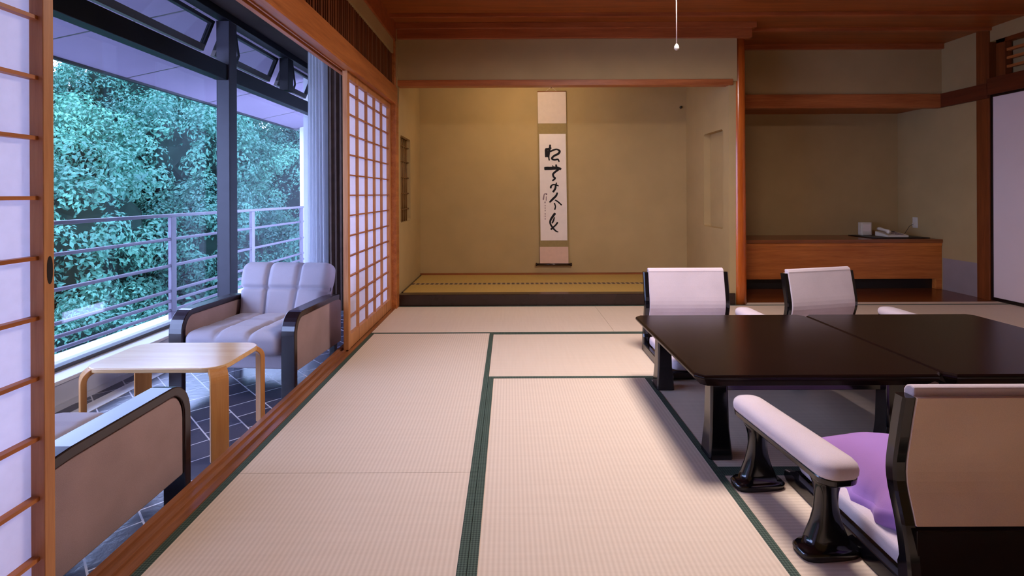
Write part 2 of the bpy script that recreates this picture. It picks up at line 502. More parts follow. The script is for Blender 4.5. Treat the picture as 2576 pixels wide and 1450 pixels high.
def shoji(name, y0, y1, ys, xc, label, rows, cols_, z0=0.003, z1=1.888, stile=0.03, top=0.05, bot=0.09, handle_y=None):
    r = struct(root(name, label, 'sliding door', (xc, (y0+y1)/2, z0)), label, 'sliding door')
    xf, xb = xc+0.0, xc-0.034        # front face towards the room, back
    f = B()
    f.box(xb, xf, y0, y0+stile, z0, z1); f.box(xb, xf, y1-stile, y1, z0, z1)
    f.box(xb, xf-0.002, y0+stile, y1-stile, z0, z0+bot); f.box(xb, xf-0.002, y0+stile, y1-stile, z1-top, z1)
    f.make('frame', 'cedar_z', r, 0.0015)
    box(xb+0.001, xb+0.002, y0+stile-0.004, y1-stile+0.004, z0+bot-0.004, z1-top+0.004).make('paper', 'shoji_paper', r)
    for z in rows:
        if z0+bot+0.02 < z < z1-top-0.02:
            box(xb+0.0025, xf-0.012, y0+stile-0.001, y1-stile+0.001, z-0.0045, z+0.0045).make('lattice_bar', 'cedar_y', r)
    for y in ys:
        box(xb+0.0025, xf-0.010, y-0.0045, y+0.0045, z0+bot-0.001, z1-top+0.001).make('lattice_bar', 'cedar_z', r)
    return r
rows = [1.045+0.14*k for k in range(-6, 6)]
d1 = shoji('door_1', 0.28, 1.194, [0.5, 0.72, 0.94], -1.084, 'open shoji screen nearest the camera, left edge of the photo', rows, 3, stile=0.027)
hb = B(); n = 20
out = [(1.182+0.0075*math.cos(a), 0.875+0.033*math.copysign(abs(math.sin(a))**0.7, math.sin(a))) for a in [2*PI*i/n for i in range(n)]]
hb.poly(out, -1.0845, -1.0835).make('finger_pull', 'dark_plastic', d1)
shoji('door_6', -0.62, 0.30, [-0.4, -0.18, 0.06], -1.118, 'shoji screen behind the camera on the left', rows, 3, stile=0.027)
dy0, dy1 = 3.37, 4.604
wd = (dy1-dy0-0.09)/5
d2 = shoji('door_2', dy0, dy1, [dy0+0.045+wd*i for i in range(1, 5)], -1.084, 'closed shoji screen beside the tokonoma, at the far left end', rows, 5, stile=0.042)

# ------------------------------------------------------------------ tokonoma
def pierced(name, x0, x1, y0, y1, z0, z1, oy0, oy1, oz0, oz1, r, mat_, label):
    """slab wall whose inner face carries an opening with rounded corners"""
    bm = bmesh.new()
    def ring(x):
        pts = []
        for cy, cz, a0 in ((oy1-r, oz1-r, 0), (oy0+r, oz1-r, PI/2), (oy0+r, oz0+r, PI), (oy1-r, oz0+r, 1.5*PI)):
            for i in range(7):
                a = a0 + PI/2*i/6
                pts.append(bm.verts.new((x, cy+r*math.cos(a), cz+r*math.sin(a))))
        return pts
    def outer(x): return [bm.verts.new((x, y, z)) for y, z in ((y1, z1), (y0, z1), (y0, z0), (y1, z0))]
    ia, ib = ring(x0), ring(x1); oa, ob = outer(x0), outer(x1)
    n = len(ia)
    for rg, ot in ((ia, oa), (ib, ob)):
        for q in range(4):
            seg = rg[q*7:(q+1)*7]
            for i in range(6): bm.faces.new([ot[q], seg[i], seg[i+1]])
            bm.faces.new([ot[q], seg[6], rg[((q+1)*7) % n], ot[(q+1) % 4]])
    for i in range(n): bm.faces.new([ia[i], ia[(i+1) % n], ib[(i+1) % n], ib[i]])
    for i in range(4): bm.faces.new([oa[i], oa[(i+1) % 4], ob[(i+1) % 4], ob[i]])
    b = B(); b.bm.free(); b.bm = bm
    return struct(b.make(name, mat_), label, 'wall')
tl = pierced('wall_left', -1.17, -1.04, YK+0.005, 5.98, -0.05, 2.6, 4.80, 5.28, 0.775, 1.62, 0.03, 'plaster', 'left side plaster wall of the tokonoma with a latticed opening')
box(-1.20, -1.10, 4.74, 5.34, 0.72, 1.68).make('opening_back', 'plaster', tl)
for y in (4.87, 4.96, 5.05, 5.14, 5.23):
    B().tube([(-1.075, y, 0.776), (-1.073, y+0.004, 1.2), (-1.075, y, 1.619)], 0.008, 8).make('bamboo_bar', 'bamboo', tl, smooth=True)
for z in (0.9, 1.06, 1.22, 1.38, 1.53):
    B().tube([(-1.062, 4.80, z), (-1.062, 5.28, z)], 0.006, 8).make('bamboo_bar', 'bamboo', tl, smooth=True)
tr_ = pierced('wall_right', 2.07, 2.20, YK+0.02, 5.98, -0.05, 2.6, 4.85, 5.33, 0.70, 1.67, 0.035, 'plaster', 'right side plaster wall of the tokonoma with a rounded niche')
box(2.14, 2.198, 4.80, 5.38, 0.66, 1.72).make('niche_back', 'plaster', tr_)
struct(box(-1.2, 2.22, 5.85, 5.98, -0.05, 2.6).make('wall_back', 'plaster'), 'back plaster wall of the tokonoma behind the hanging scroll', 'wall')
struct(box(-1.10, 2.14, YK-0.005, YK+0.075, 2.10, 2.56).make('wall_front', 'plaster'), 'plaster wall band above the tokonoma lintel', 'wall')
struct(box(-1.10, 2.10, YK-0.012, YK+0.09, 2.064, 2.118).make('trim_5', 'cedar_x', bevel=0.003), 'slim reddish lintel across the top of the tokonoma', 'lintel')
struct(B().box(-1.06, 2.27, YK-0.035, YK+0.03, 2.50, 2.60).box(-1.06, 2.30, YK-0.06, YK+0.03, 2.585, ZC).make('trim_6', 'ceil_dark', bevel=0.004), 'stepped wooden cornice above the tokonoma wall', 'cornice')
struct(box(-1.06, 2.22, YK+0.07, 5.9, 2.46, 2.5).make('ceiling', 'ceil'), 'small wooden ceiling inside the tokonoma', 'ceiling')
struct(box(-1.045, 2.12, YK, YK+0.11, -0.02, 0.107).make('trim_7', 'kamachi', bevel=0.004), 'glossy dark lacquered step edge of the tokonoma', 'step')
tf = struct(box(-1.04, 2.07, YK+0.11, 5.85, -0.02, 0.05).make('floor', 'soil'), 'raised tatami floor of the tokonoma', 'floor')
box(-1.038, 2.068, YK+0.11, 5.25, 0.05, 0.107).make('tatami_mat', 'tatami_toko', tf)
box(-1.038, 2.068, 5.25, 5.848, 0.05, 0.107).make('tatami_mat', 'tatami_toko', tf)
box(-1.036, 2.066, 5.22, 5.30, 0.104, 0.1085).make('cloth_border', 'dash', tf)
box(-1.038, -1.022, YK+0.11, 5.845, 0.104, 0.112).make('edge_strip', 'kamachi', tf)
box(-1.038, 2.066, 5.832, 5.849, 0.104, 0.128).make('edge_strip', 'cab_top', tf)
# round post
pr = B(); rings = []
for i in range(13):
    z = -0.02 + i/12*2.55
    r0 = 0.064 - 0.008*i/12
    rings.append([Vector((2.180+r0*math.cos(2*PI*k/28)*(1+0.02*math.sin(3*z+k)), 4.76+r0*math.sin(2*PI*k/28), z)) for k in range(28)])
struct(pr.loft(rings).make('trim_8', 'tokobashira', smooth=True), 'round polished orange log post at the right of the tokonoma', 'post')

# tube light hidden behind the tokonoma lintel
tlmp = root('tube_light', 'slim tube light fixed behind the tokonoma lintel', 'light', (0.15, 4.82, 2.2))
box(-0.20, 0.62, 4.79, 4.84, 2.205, 2.25).make('housing', 'white_plastic', tlmp, 0.004)
B().tube([(-0.17, 4.825, 2.19), (0.59, 4.825, 2.19)], 0.014, 12).make('lamp_tube', emit('tube_glow', (1.0, 0.86, 0.62, 1), 85.0), tlmp, smooth=True)

# ------------------------------------------------------------------ right alcove
struct(box(2.19, XR+0.1, 6.01, 6.12, -0.05, 2.2).make('wall_back', 'plaster'), 'back plaster wall of the low cabinet alcove', 'wall')
struct(box(2.2, XR, 5.396, 5.44, 2.10, 2.62).make('wall_front', 'plaster'), 'plaster wall band above the alcove beam at the back right', 'wall')
struct(B().box(2.2, XR, 5.375, 5.45, 1.957, 2.105).make('trim_9', 'cedar_x', bevel=0.003), 'dark red beam across the right hand alcove', 'beam')
struct(box(2.2, XR+0.05, 5.44, 6.02, 1.99, 2.03).make('ceiling', 'ceil'), 'low ceiling inside the recess above the cabinet', 'ceiling')
struct(box(2.24, XR, 5.36, 5.41, 2.585, ZC).make('trim_10', 'ceil_dark', bevel=0.003), 'cornice strip over the right hand alcove', 'cornice')
ab = struct(box(2.18, XR, 4.79, 6.02, -0.05, 0.001).make('floor', 'board'), 'glossy dark wooden floor board of the right alcove', 'floor')
struct(box(2.22, XR, YK-0.004, 4.79, -0.05, 0.0).make('trim_11', 'tatami_x'), 'narrow strip of straw matting in front of the alcove board', 'floor strip')
wr = struct(B().box(XR, XR+0.12, 4.98, 6.12, -0.05, ZC).make('wall_right', 'plaster'), 'plaster side wall at the right of the cabinet alcove', 'wall')
box(XR-0.002, XR+0.001, 4.99, 5.39, 0.0, 0.34).make('wainscot_paper', 'plaster_low', wr)
struct(box(XR-0.012, XR+0.10, 4.852, 4.985, -0.02, ZC).make('trim_12', 'post_r', bevel=0.003), 'square brown post between the alcove and the fusuma', 'post')
struct(B().box(XR-0.03, XR+0.10, YB, 4.86, 1.985, 2.145).box(XR-0.03, XR+0.02, 4.85, 5.40, 1.957, 2.105).make('trim_13', 'beam_dark', bevel=0.003), 'dark brown beam running along the right wall', 'beam')
w2 = struct(B().box(XR, XR+0.1, YB, 4.86, 2.50, ZC).box(XR, XR+0.1, YB, 1.0, 2.14, 2.51).box(XR+0.08, XR+0.1, 1.0, 4.86, 2.14, 2.51).make('wall_right', 'plaster'), 'plaster band above the slatted transom on the right wall', 'wall')
rm = root('transom_panel', 'wooden transom with horizontal slats high on the right wall', 'transom', (XR+0.03, 3.8, 2.15))
B().box(XR-0.004, XR+0.06, 4.70, 4.79, 2.145, 2.50).box(XR-0.004, XR+0.06, 3.0, 3.05, 2.145, 2.50).box(XR-0.004, XR+0.06, 3.0, 4.79, 2.462, 2.50).make('frame', 'post_r', rm, 0.002)
for z in (2.225, 2.305, 2.385):
    box(XR+0.01, XR+0.05, 3.05, 4.70, z-0.012, z+0.012).make('slat', 'cedar_y', rm)
# fusuma
fz1 = 1.985
y0f = 4.853
k = 3
for (a, b_) in ((3.95, 4.85), (3.04, 3.94), (2.13, 3.03)):
    lab = ['fusuma panel next to the square post at right, lavender paper in black frame', 'fusuma panel second from the square post on the right wall', 'fusuma panel third from the square post on the right wall'][k-3]
    f = struct(root('door_%d' % k, lab, 'sliding door', (XR+0.01, (a+b_)/2, 0.002)), lab, 'sliding door')
    box(XR+0.006, XR+0.022, a+0.018, b_-0.018, 0.02, fz1-0.018).make('paper', 'fusuma', f)
    B().box(XR-0.003, XR+0.026, a, a+0.02, 0.002, fz1).box(XR-0.003, XR+0.026, b_-0.02, b_, 0.002, fz1).box(XR-0.003, XR+0.026, a+0.02, b_-0.02, 0.002, 0.035).box(XR-0.003, XR+0.026, a+0.02, b_-0.02, fz1-0.022, fz1).make('frame', 'black_frame', f, 0.002)
    k += 1
struct(box(XR, XR+0.1, YB, 2.12, -0.05, 2.0).make('wall_right', 'plaster'), 'plain plaster wall at the right behind the camera', 'wall')
struct(box(-2.8, XR+0.1, YB-0.1, YB, -0.2, 2.8).make('wall_front', 'plaster'), 'plaster wall behind the camera', 'wall')

struct(box(XR+0.06, XR+0.12, YB, 4.99, -0.1, 2.1).make('wall_right', 'plaster'), 'added backing wall behind the fusuma panels that keeps sky light out', 'wall')  # unseen backing, added to stop sky light leaking in under the fusuma

# cabinet
cb = root('low_cabinet', 'low built in wooden cabinet in the right hand alcove', 'cabinet', (3.43, 5.7, 0.0))
box(2.21, XR-0.002, 5.40, 6.008, 0.115, 0.505).make('body', 'cab_wood', cb, 0.002)
box(2.21, XR-0.002, 5.385, 6.008, 0.505, 0.541).make('top', 'cab_top', cb, 0.003)
box(2.21, XR-0.004, 5.393, 5.40, 0.468, 0.502).make('edge_strip', 'cab_wood', cb, 0.001)
box(2.21, XR-0.05, 5.46, 6.0, 0.003, 0.115).make('plinth', 'dark_plastic', cb)
box(4.60, XR-0.002, 5.402, 6.0, 0.003, 0.115).make('end_panel', 'cab_wood', cb)
# things on the cabinet
tag(B().rbox((4.30, 5.70, 0.547), (0.62, 0.42, 0.012), 0.005, 6).make('tray', 'dark_plastic', smooth=True), 'thin dark tray on the alcove cabinet under the telephone', 'tray')
ph = root('telephone', 'white desk telephone on the dark tray in the alcove', 'telephone', (4.285, 5.62, 0.553))
def wedge(b, x0, x1, y0, y1, z0, zf, zb):
    b.poly([(y0, z0), (y1, z0), (y1, zb), (y0, zf)], x0, x1, 'X'); return b
wedge(B(), 4.17, 4.40, 5.52, 5.72, 0.553, 0.575, 0.607).make('base', 'white_plastic', ph, 0.006)
hs = B()
hs.tube([(4.20, 5.535, 0.603), (4.20, 5.56, 0.618), (4.20, 5.62, 0.627), (4.20, 5.68, 0.636), (4.20, 5.705, 0.634)], [0.02, 0.021, 0.014, 0.021, 0.02], 14)
hs.make('handset', 'white_plastic', ph, smooth=True)
kb = B()
for i in range(4):
    for j in range(3):
        kb.box(4.27+j*0.032, 4.292+j*0.032, 5.54+i*0.034, 5.562+i*0.034, 0.575+i*0.0053, 0.586+i*0.0053)
kb.make('keypad', 'plaster_low', ph)
box(4.27, 4.37, 5.685, 5.712, 0.601, 0.608).make('display', 'dark_plastic', ph)
nb = root('notepad_stand', 'upright ivory holder standing behind the telephone', 'holder', (4.12, 5.80, 0.553))
B().rbox((4.115, 5.80, 0.63), (0.125, 0.06, 0.15), 0.006, 6).make('body', 'white_plastic', nb, smooth=True)
box(4.07, 4.16, 5.768, 5.7705, 0.60, 0.68).make('card', 'scroll_paper', nb)
ol = root('wall_outlet', 'small wall socket plate on the plaster side wall of the alcove', 'socket', (XR, 5.75, 0.70))
box(XR-0.008, XR, 5.715, 5.785, 0.64, 0.76).make('cover_plate', 'white_plastic', ol, 0.002)
box(XR-0.03, XR-0.008, 5.735, 5.765, 0.665, 0.695).make('plug', 'white_plastic', ol, 0.003)
B().tube([(XR-0.03, 5.75, 0.68), (XR-0.07, 5.75, 0.66), (XR-0.10, 5.76, 0.60), (XR-0.13, 5.76, 0.558), (4.45, 5.70, 0.557), (4.40, 5.69, 0.575)], 0.0025, 8).make('lead', 'dark_plastic', ol, smooth=True)

# ------------------------------------------------------------------ hanging scroll
SY = 5.815
sr = root('hanging_scroll', 'tall hanging scroll with black brush calligraphy in the tokonoma', 'scroll', (0.509, SY, 0.2))
PX = SY/FPX
def sx(px): return (px-1281)*PX
def sz(py): return H-(py-488)*PX
def quad(b, p0, p1, p2, p3, y, th=0.001):
    v = [b.bm.verts.new((sx(p[0]), y, sz(p[1]))) for p in (p0, p1, p2, p3)]
    v2 = [b.bm.verts.new((sx(p[0]), y+th, sz(p[1]))) for p in (p0, p1, p2, p3)]
    b.bm.faces.new(v); b.bm.faces.new(list(reversed(v2)))
    for i in range(4): b.bm.faces.new([v[i], v2[i], v2[(i+1) % 4], v[(i+1) % 4]])
    return b
def lx(y): return 1353.5+(y-232)*0.0095   # left edge of the scroll
def rx(y): return 1424.5+(y-232)*0.0115
def band(name, ya, yb, m, y, inl=0, inr=0):
    b = B(); quad(b, (lx(ya)+inl, ya), (rx(ya)-inr, ya), (rx(yb)-inr, yb), (lx(yb)+inl, yb), y); return b.make(name, m, sr)
band('mount', 230, 664, 'scroll_olive', SY+0.004)
band('upper_silk', 231, 311, 'scroll_white', SY+0.002)
band('paper', 337.5, 605.7, 'scroll_paper', SY+0.001, 2.5, 2)
band('lower_silk', 622, 664, 'scroll_pink', SY+0.002)
B().tube([(sx(1347), SY, sz(666)), (sx(1350), SY, sz(666))], 0.02, 14).tube([(sx(1350), SY, sz(666)), (sx(1434), SY, sz(666.5))], 0.014, 14).tube([(sx(1434), SY, sz(666.5)), (sx(1438), SY, sz(666.5))], 0.02, 14).make('roller', 'kamachi', sr, smooth=True)
B().tube([(sx(1353), SY+0.005, sz(231)), (sx(1425), SY+0.005, sz(230.5))], 0.006, 10).make('top_rod', 'cab_top', sr, smooth=True)
B().tube([(sx(1374), SY+0.005, sz(230)), (sx(1388), SY+0.01, sz(219)), (sx(1402), SY+0.005, sz(230))], 0.0022, 8).make('cord', 'cord', sr, smooth=True)
hkk = root('wall_hook', 'small metal hook on the tokonoma wall holding the scroll cord', 'hook', (sx(1388), 5.85, sz(219)))
B().tube([(sx(1388), 5.85, sz(213)), (sx(1388), 5.815, sz(214)), (sx(1388), 5.81, sz(220)), (sx(1388), 5.826, sz(221))], 0.005, 8).make('hook', 'dark_plastic', hkk, smooth=True)
tag(B().tube([(2.005, 5.849, 2.05), (2.005, 5.825, 2.05)], 0.014, 12).make('wall_stud', 'dark_plastic', smooth=True), 'tiny dark stud high in the right corner of the tokonoma wall', 'stud')
# brush strokes: (image x, image y, half-width) read off the scroll
def stroke(b, pts, y):
    P = [Vector((sx(p[0]), 0, sz(p[1]))) for p in pts]; Wd = [p[2]*PX for p in pts]
    # catmull-rom resample
    Q = []; R = []
    for i in range(len(P)-1):
        p0 = P[max(i-1, 0)]; p1 = P[i]; p2 = P[i+1]; p3 = P[min(i+2, len(P)-1)]
        for k in range(6):
            t = k/6
            Q.append(0.5*((2*p1)+(p2-p0)*t+(2*p0-5*p1+4*p2-p3)*t*t+(3*p1-p0-3*p2+p3)*t**3)); R.append(Wd[i]*(1-t)+Wd[i+1]*t)
    Q.append(P[-1]); R.append(Wd[-1])
    L = []; Rr = []
    for i, q in enumerate(Q):
        tg = (Q[min(i+1, len(Q)-1)]-Q[max(i-1, 0)]).normalized()
        nn = Vector((-tg.z, 0, tg.x))
        e = R[i]*(1 if 0 < i < len(Q)-1 else 0.6)
        L.append(b.bm.verts.new((q.x+nn.x*e, y, q.z+nn.z*e))); Rr.append(b.bm.verts.new((q.x-nn.x*e, y, q.z-nn.z*e)))
    for i in range(len(Q)-1): b.bm.faces.new([L[i], L[i+1], Rr[i+1], Rr[i]])
def c1(x, y, wv): return (1350+x/11.15, 350+y/11.15, wv)
def c2(x, y, wv): return (1350+x/9.66, 450+y/9.66, wv)
chars = [
 [[c1(385,160,2.2), c1(375,260,2.6), c1(350,400,2.6), c1(345,520,1.8), c1(360,610,1.6)],
  [c1(245,290,2.6), c1(330,290,3.2), c1(420,250,1.8)],
  [c1(270,290,3.6), c1(265,400,2.8), c1(265,520,2.2)], [c1(310,330,3.0), c1(312,520,1.6)],
  [c1(380,360,2.2), c1(480,315,2.2), c1(570,295,1.8), c1(650,345,2.8), c1(610,420,2.8), c1(500,475,2.6), c1(430,550,2.4), c1(500,590,2.2), c1(600,580,2.2), c1(635,650,1.6)]],
 [[c1(215,835,4.2), c1(300,830,4.4), c1(400,830,4.2), c1(550,820,4.0), c1(650,840,3.6), c1(690,860,2.4)],
  [c1(545,720,2.2), c1(560,790,2.2)], [c1(450,740,1.2), c1(480,830,1.8)],
  [c1(620,860,2.6), c1(520,930,2.6), c1(465,990,2.6), c1(475,1060,2.4), c1(515,1110,2.6), c1(440,1180,1.8)]],
 [[c1(560,1225,1.2), c1(535,1320,2.4), c1(520,1400,2.6), c1(455,1500,2.6)],
  [c1(620,1325,1.4), c1(530,1290,1.8), c1(450,1290,1.8), c1(400,1340,2.4), c1(400,1390,2.2)]],
 [[c2(505,340,2.0), c2(470,420,2.6), c2(390,500,2.8), c2(310,580,2.0)],
  [c2(440,520,1.2), c2(510,560,1.8), c2(610,650,1.8)], [c2(425,590,1.8), c2(455,680,1.6), c2(435,760,2.0)]],
 [[c2(450,840,3.0), c2(390,920,3.0), c2(335,1010,2.6), c2(330,1100,2.2), c2(400,1210,2.2), c2(470,1280,1.8), c2(525,1300,1.2)],
  [c2(430,940,1.4), c2(405,1020,2.2), c2(370,1090,1.8)],
  [c2(510,1060,2.2), c2(460,1130,2.0), c2(380,1200,2.0), c2(340,1240,2.2)]]]
for cs in chars:
    b = B()
    for i, st in enumerate(cs): stroke(b, st, SY-0.0005-0.0001*i)
    b.make('brush_character', 'ink', sr)
b = B()
stroke(b, [c2(185,370,1.0), c2(160,520,1.8)], SY-0.0006); stroke(b, [c2(180,375,1.0), c2(245,370,1.2), c2(232,400,1.4)], SY-0.0007)
stroke(b, [c2(205,560,1.6), c2(200,600,1.0)], SY-0.0006)
stroke(b, [c2(235,430,0.8), c2(230,540,0.9)], SY-0.0006)
for yv in (640, 700, 760, 840, 900, 960):
    stroke(b, [c2(205,yv,1.0), c2(207,yv+38,0.7)], SY-0.0006)
b.make('signature', 'ink_pale', sr)
# cable on the toko floor
cp = []
for i in range(40):
    a = i*0.42; cp.append((1.97+0.045*math.cos(a)+i*0.0005, 4.92+0.035*math.sin(a), 0.112+0.001*(i//15)))
tag(B().tube(cp, 0.004, 8).make('coiled_cable', 'dark_plastic', smooth=True), 'dark coiled cable lying on the tokonoma mat beside the log post', 'cable')

# ------------------------------------------------------------------ ceiling lamp with pull cord
lp = root('ceiling_lamp', 'square wooden framed ceiling lamp above the tables, just out of frame', 'lamp', (1.02, 2.55, 2.6))
LX, LY = 0.998, 2.55
fr = B()
for (a, b_, c_, d_) in ((-.32, .32, -.32, -.29), (-.32, .32, .29, .32), (-.32, -.29, -.29, .29), (.29, .32, -.29, .29)):
    fr.box(LX+a, LX+b_, LY+c_, LY+d_, 2.42, 2.60)
fr.make('frame', 'cedar_x', lp, 0.003)
box(LX-.29, LX+.29, LY-.29, LY+.29, 2.435, 2.445).make('diffuser', emit('lamp_glow', (1.0, 0.88, 0.87, 1), 70.0), lp)
box(LX-.30, LX+.30, LY-.30, LY+.30, 2.60, ZC).make('ceiling_plate', 'cedar_x', lp)
B().tube([(LX-.06, LY+.25, 2.44), (LX-.0598, LY+.25, 2.2), (LX-.0595, LY+.25, 1.88)], 0.0028, 8).make('pull_cord', 'cord', lp, smooth=True)
B().tube([(LX-.0595, LY+.25, 1.885), (LX-.0595, LY+.25, 1.872), (LX-.0595, LY+.25, 1.858), (LX-.0595, LY+.25, 1.848)], [0.003, 0.012, 0.014, 0.005], 14).make('knob', 'white_plastic', lp, smooth=True)

# ------------------------------------------------------------------ low lacquer tables
def sq(h, z, ch): # square ring with clipped corners
    return [Vector((x, y, z)) for x, y in ((-h+ch, -h), (h-ch, -h), (h, -h+ch), (h, h-ch), (h-ch, h), (-h+ch, h), (-h, h-ch), (-h, -h+ch))]
def zataku(loc, label):
    r = root('low_table', label, 'table', (0, 0, 0), 'square low lacquer tables pushed together')
    h = 0.473
    B().loft([sq(h-0.035, 0.308, 0.02), sq(h-0.008, 0.335, 0.028), sq(h, 0.345, 0.03), sq(h, 0.353, 0.03), sq(h-0.006, 0.36, 0.028)]).make('tabletop', 'lacquer_brown', r, 0.002)
    for sx_ in (-1, 1):
        for sy_ in (-1, 1):
            lg = []
            for z, hw in ((0.0, 0.047), (0.02, 0.046), (0.12, 0.038), (0.31, 0.034)):
                lg.append([Vector((p.x+sx_*0.348, p.y+sy_*0.348, z)) for p in sq(hw, z, 0.007)])
            B().loft(lg).make('leg', 'lacquer_black', r, 0.002)
    B().box(-.34, .34, -.36, -.335, .26, .31).box(-.34, .34, .335, .36, .26, .31).box(-.36, -.335, -.34, .34, .26, .31).box(.335, .36, -.34, .34, .26, .31).make('apron', 'lacquer_black', r, 0.002)
    r.location = loc
    return r
t1 = zataku((1.176, 2.361, 0.001), 'left of the two dark brown lacquer low tables, nearer the tatami walkway')
t2 = dup(t1, (2.128, 2.361, 0.001), 0, 'right of the two dark brown lacquer low tables, partly cut by the photo edge')

# ------------------------------------------------------------------ legless chairs
def zaisu(label, loc, rz, group='legless floor chairs around the low tables'):
    r = root('floor_chair', label, 'chair', (0, 0, 0), group)
    # local: front = +Y, width +-0.28, back leans to -Y
    prof = [(-0.296, 0.0), (-0.29, 0.09), (-0.274, 0.187), (-0.242, 0.304), (-0.256, 0.419), (-0.276, 0.525)]
    def cr(t):
        n = len(prof)-1; i = min(int(t*n), n-1); u = t*n-i
        p0 = prof[max(i-1, 0)]; p1 = prof[i]; p2 = prof[i+1]; p3 = prof[min(i+2, n)]
        return tuple(0.5*((2*p1[k])+(p2[k]-p0[k])*u+(2*p0[k]-5*p1[k]+4*p2[k]-p3[k])*u*u+(3*p1[k]-p0[k]-3*p2[k]+p3[k])*u**3) for k in (0, 1))
    curve = [cr(i/24) for i in range(25)]
    for s_ in (-1, 1):
        rg = []
        for y, z in curve:
            dth = 0.036 if z > 0.1 else 0.045
            x0, x1 = s_*0.250, s_*0.280
            c_ = 0.006
            rg.append([Vector((x0, y, z)), Vector((x1-s_*c_, y, z)), Vector((x1, y+c_, z)), Vector((x1, y+dth-c_, z)), Vector((x1-s_*c_, y+dth, z)), Vector((x0, y+dth, z))])
        B().loft(rg).make('back_post', 'lacquer_black', r, smooth=False)
        b = B()
        rl = [(-0.29, 0.0), (0.275, 0.0), (0.29, 0.012), (0.285, 0.035), (0.25, 0.045), (-0.26, 0.05)]
        b.poly(rl, s_*0.252, s_*0.280, 'X').make('floor_rail', 'lacquer_black', r, 0.004)
    B().box(-0.255, 0.255, -0.285, -0.262, 0.012, 0.19).make('lower_back_board', 'lacquer_brown', r, 0.002)
    B().box(-0.255, 0.255, 0.24, 0.268, 0.008, 0.04).make('front_rail', 'lacquer_black', r, 0.003)
    # upholstered back follows the posts, rolled over the top
    outer = []; inner = []
    for y, z in curve:
        if z >= 0.185: outer.append((y-0.003, z)); inner.append((y+0.042, z))
    yt = curve[-1][0]
    top = [(yt-0.002, 0.538), (yt+0.006, 0.548), (yt+0.02, 0.552), (yt+0.034, 0.546), (yt+0.042, 0.534)]
    B().poly([(p[0]+0.012, p[1]) for p in outer] + [(p[0]+0.0, p[1]) for p in top[1:]] + list(reversed(inner)), -0.249, 0.249, 'X').make('backrest', 'cream_fabric', r, 0.004, smooth=False)
    bk = B()
    oo = [p for p in outer if p[1] <= 0.532]
    bk.poly([(p[0]-0.001, p[1]) for p in oo] + [(p[0]+0.0115, p[1]) for p in reversed(oo)], -0.2485, 0.2485, 'X').make('back_cloth', 'back_fabric', r)
    B().rbox((0, 0.01, 0.075), (0.50, 0.50, 0.062), 0.022, 12).make('seat_pad', 'cream_fabric', r, smooth=True)
    r.location = loc; r.rotation_euler = (0, 0, rz)
    return r
z1_ = zaisu('legless chair with its taupe back to the camera, nearest at the lower right', (1.283, 1.552, 0.001), 0)
z2_ = dup(z1_, (1.168, 3.082, 0.001), PI, 'legless chair facing the camera behind the left low table')
z3_ = dup(z1_, (2.10, 3.07, 0.001), PI+math.radians(14), 'legless chair turned slightly, behind the seam of the two low tables')

# purple cushion on the near chair
def zab(p, u):
    d = max(abs(u.x), abs(u.y))
    if u.z > 0: p.z += 0.05*(1-abs(u.x)**2.5)*(1-abs(u.y)**2.5)
    p.z += 0.007*math.sin(u.x*7+u.y*3)*d**3 + 0.006*math.sin(9*u.y+2)*abs(u.x)**4
    if abs(u.x) > 0.8: p.x += 0.012*math.sin(14*u.y)*((abs(u.x)-0.8)/0.2)
    p.x *= 1-0.05*(1-u.y**2)*(abs(u.x)); p.y *= 1-0.05*(1-u.x**2)*abs(u.y)
    if u.x < -0.55: p.z -= 0.055*((-u.x-0.55)/0.45)**1.6*(0.6+0.4*math.sin(3*u.y+1))
    return p
cu = root('floor_cushion', 'purple cushion lying on the seat of the nearest legless chair', 'cushion', (1.29, 1.565, 0.11))
B().rbox((1.29, 1.568, 0.148), (0.49, 0.49, 0.070), 0.03, 22, zab).make('cover', 'purple_fabric', cu, smooth=True)
B().tube([(1.29, 1.568, 0.234), (1.29, 1.568, 0.229)], 0.012, 10).make('button', 'purple_fabric', cu, smooth=True)

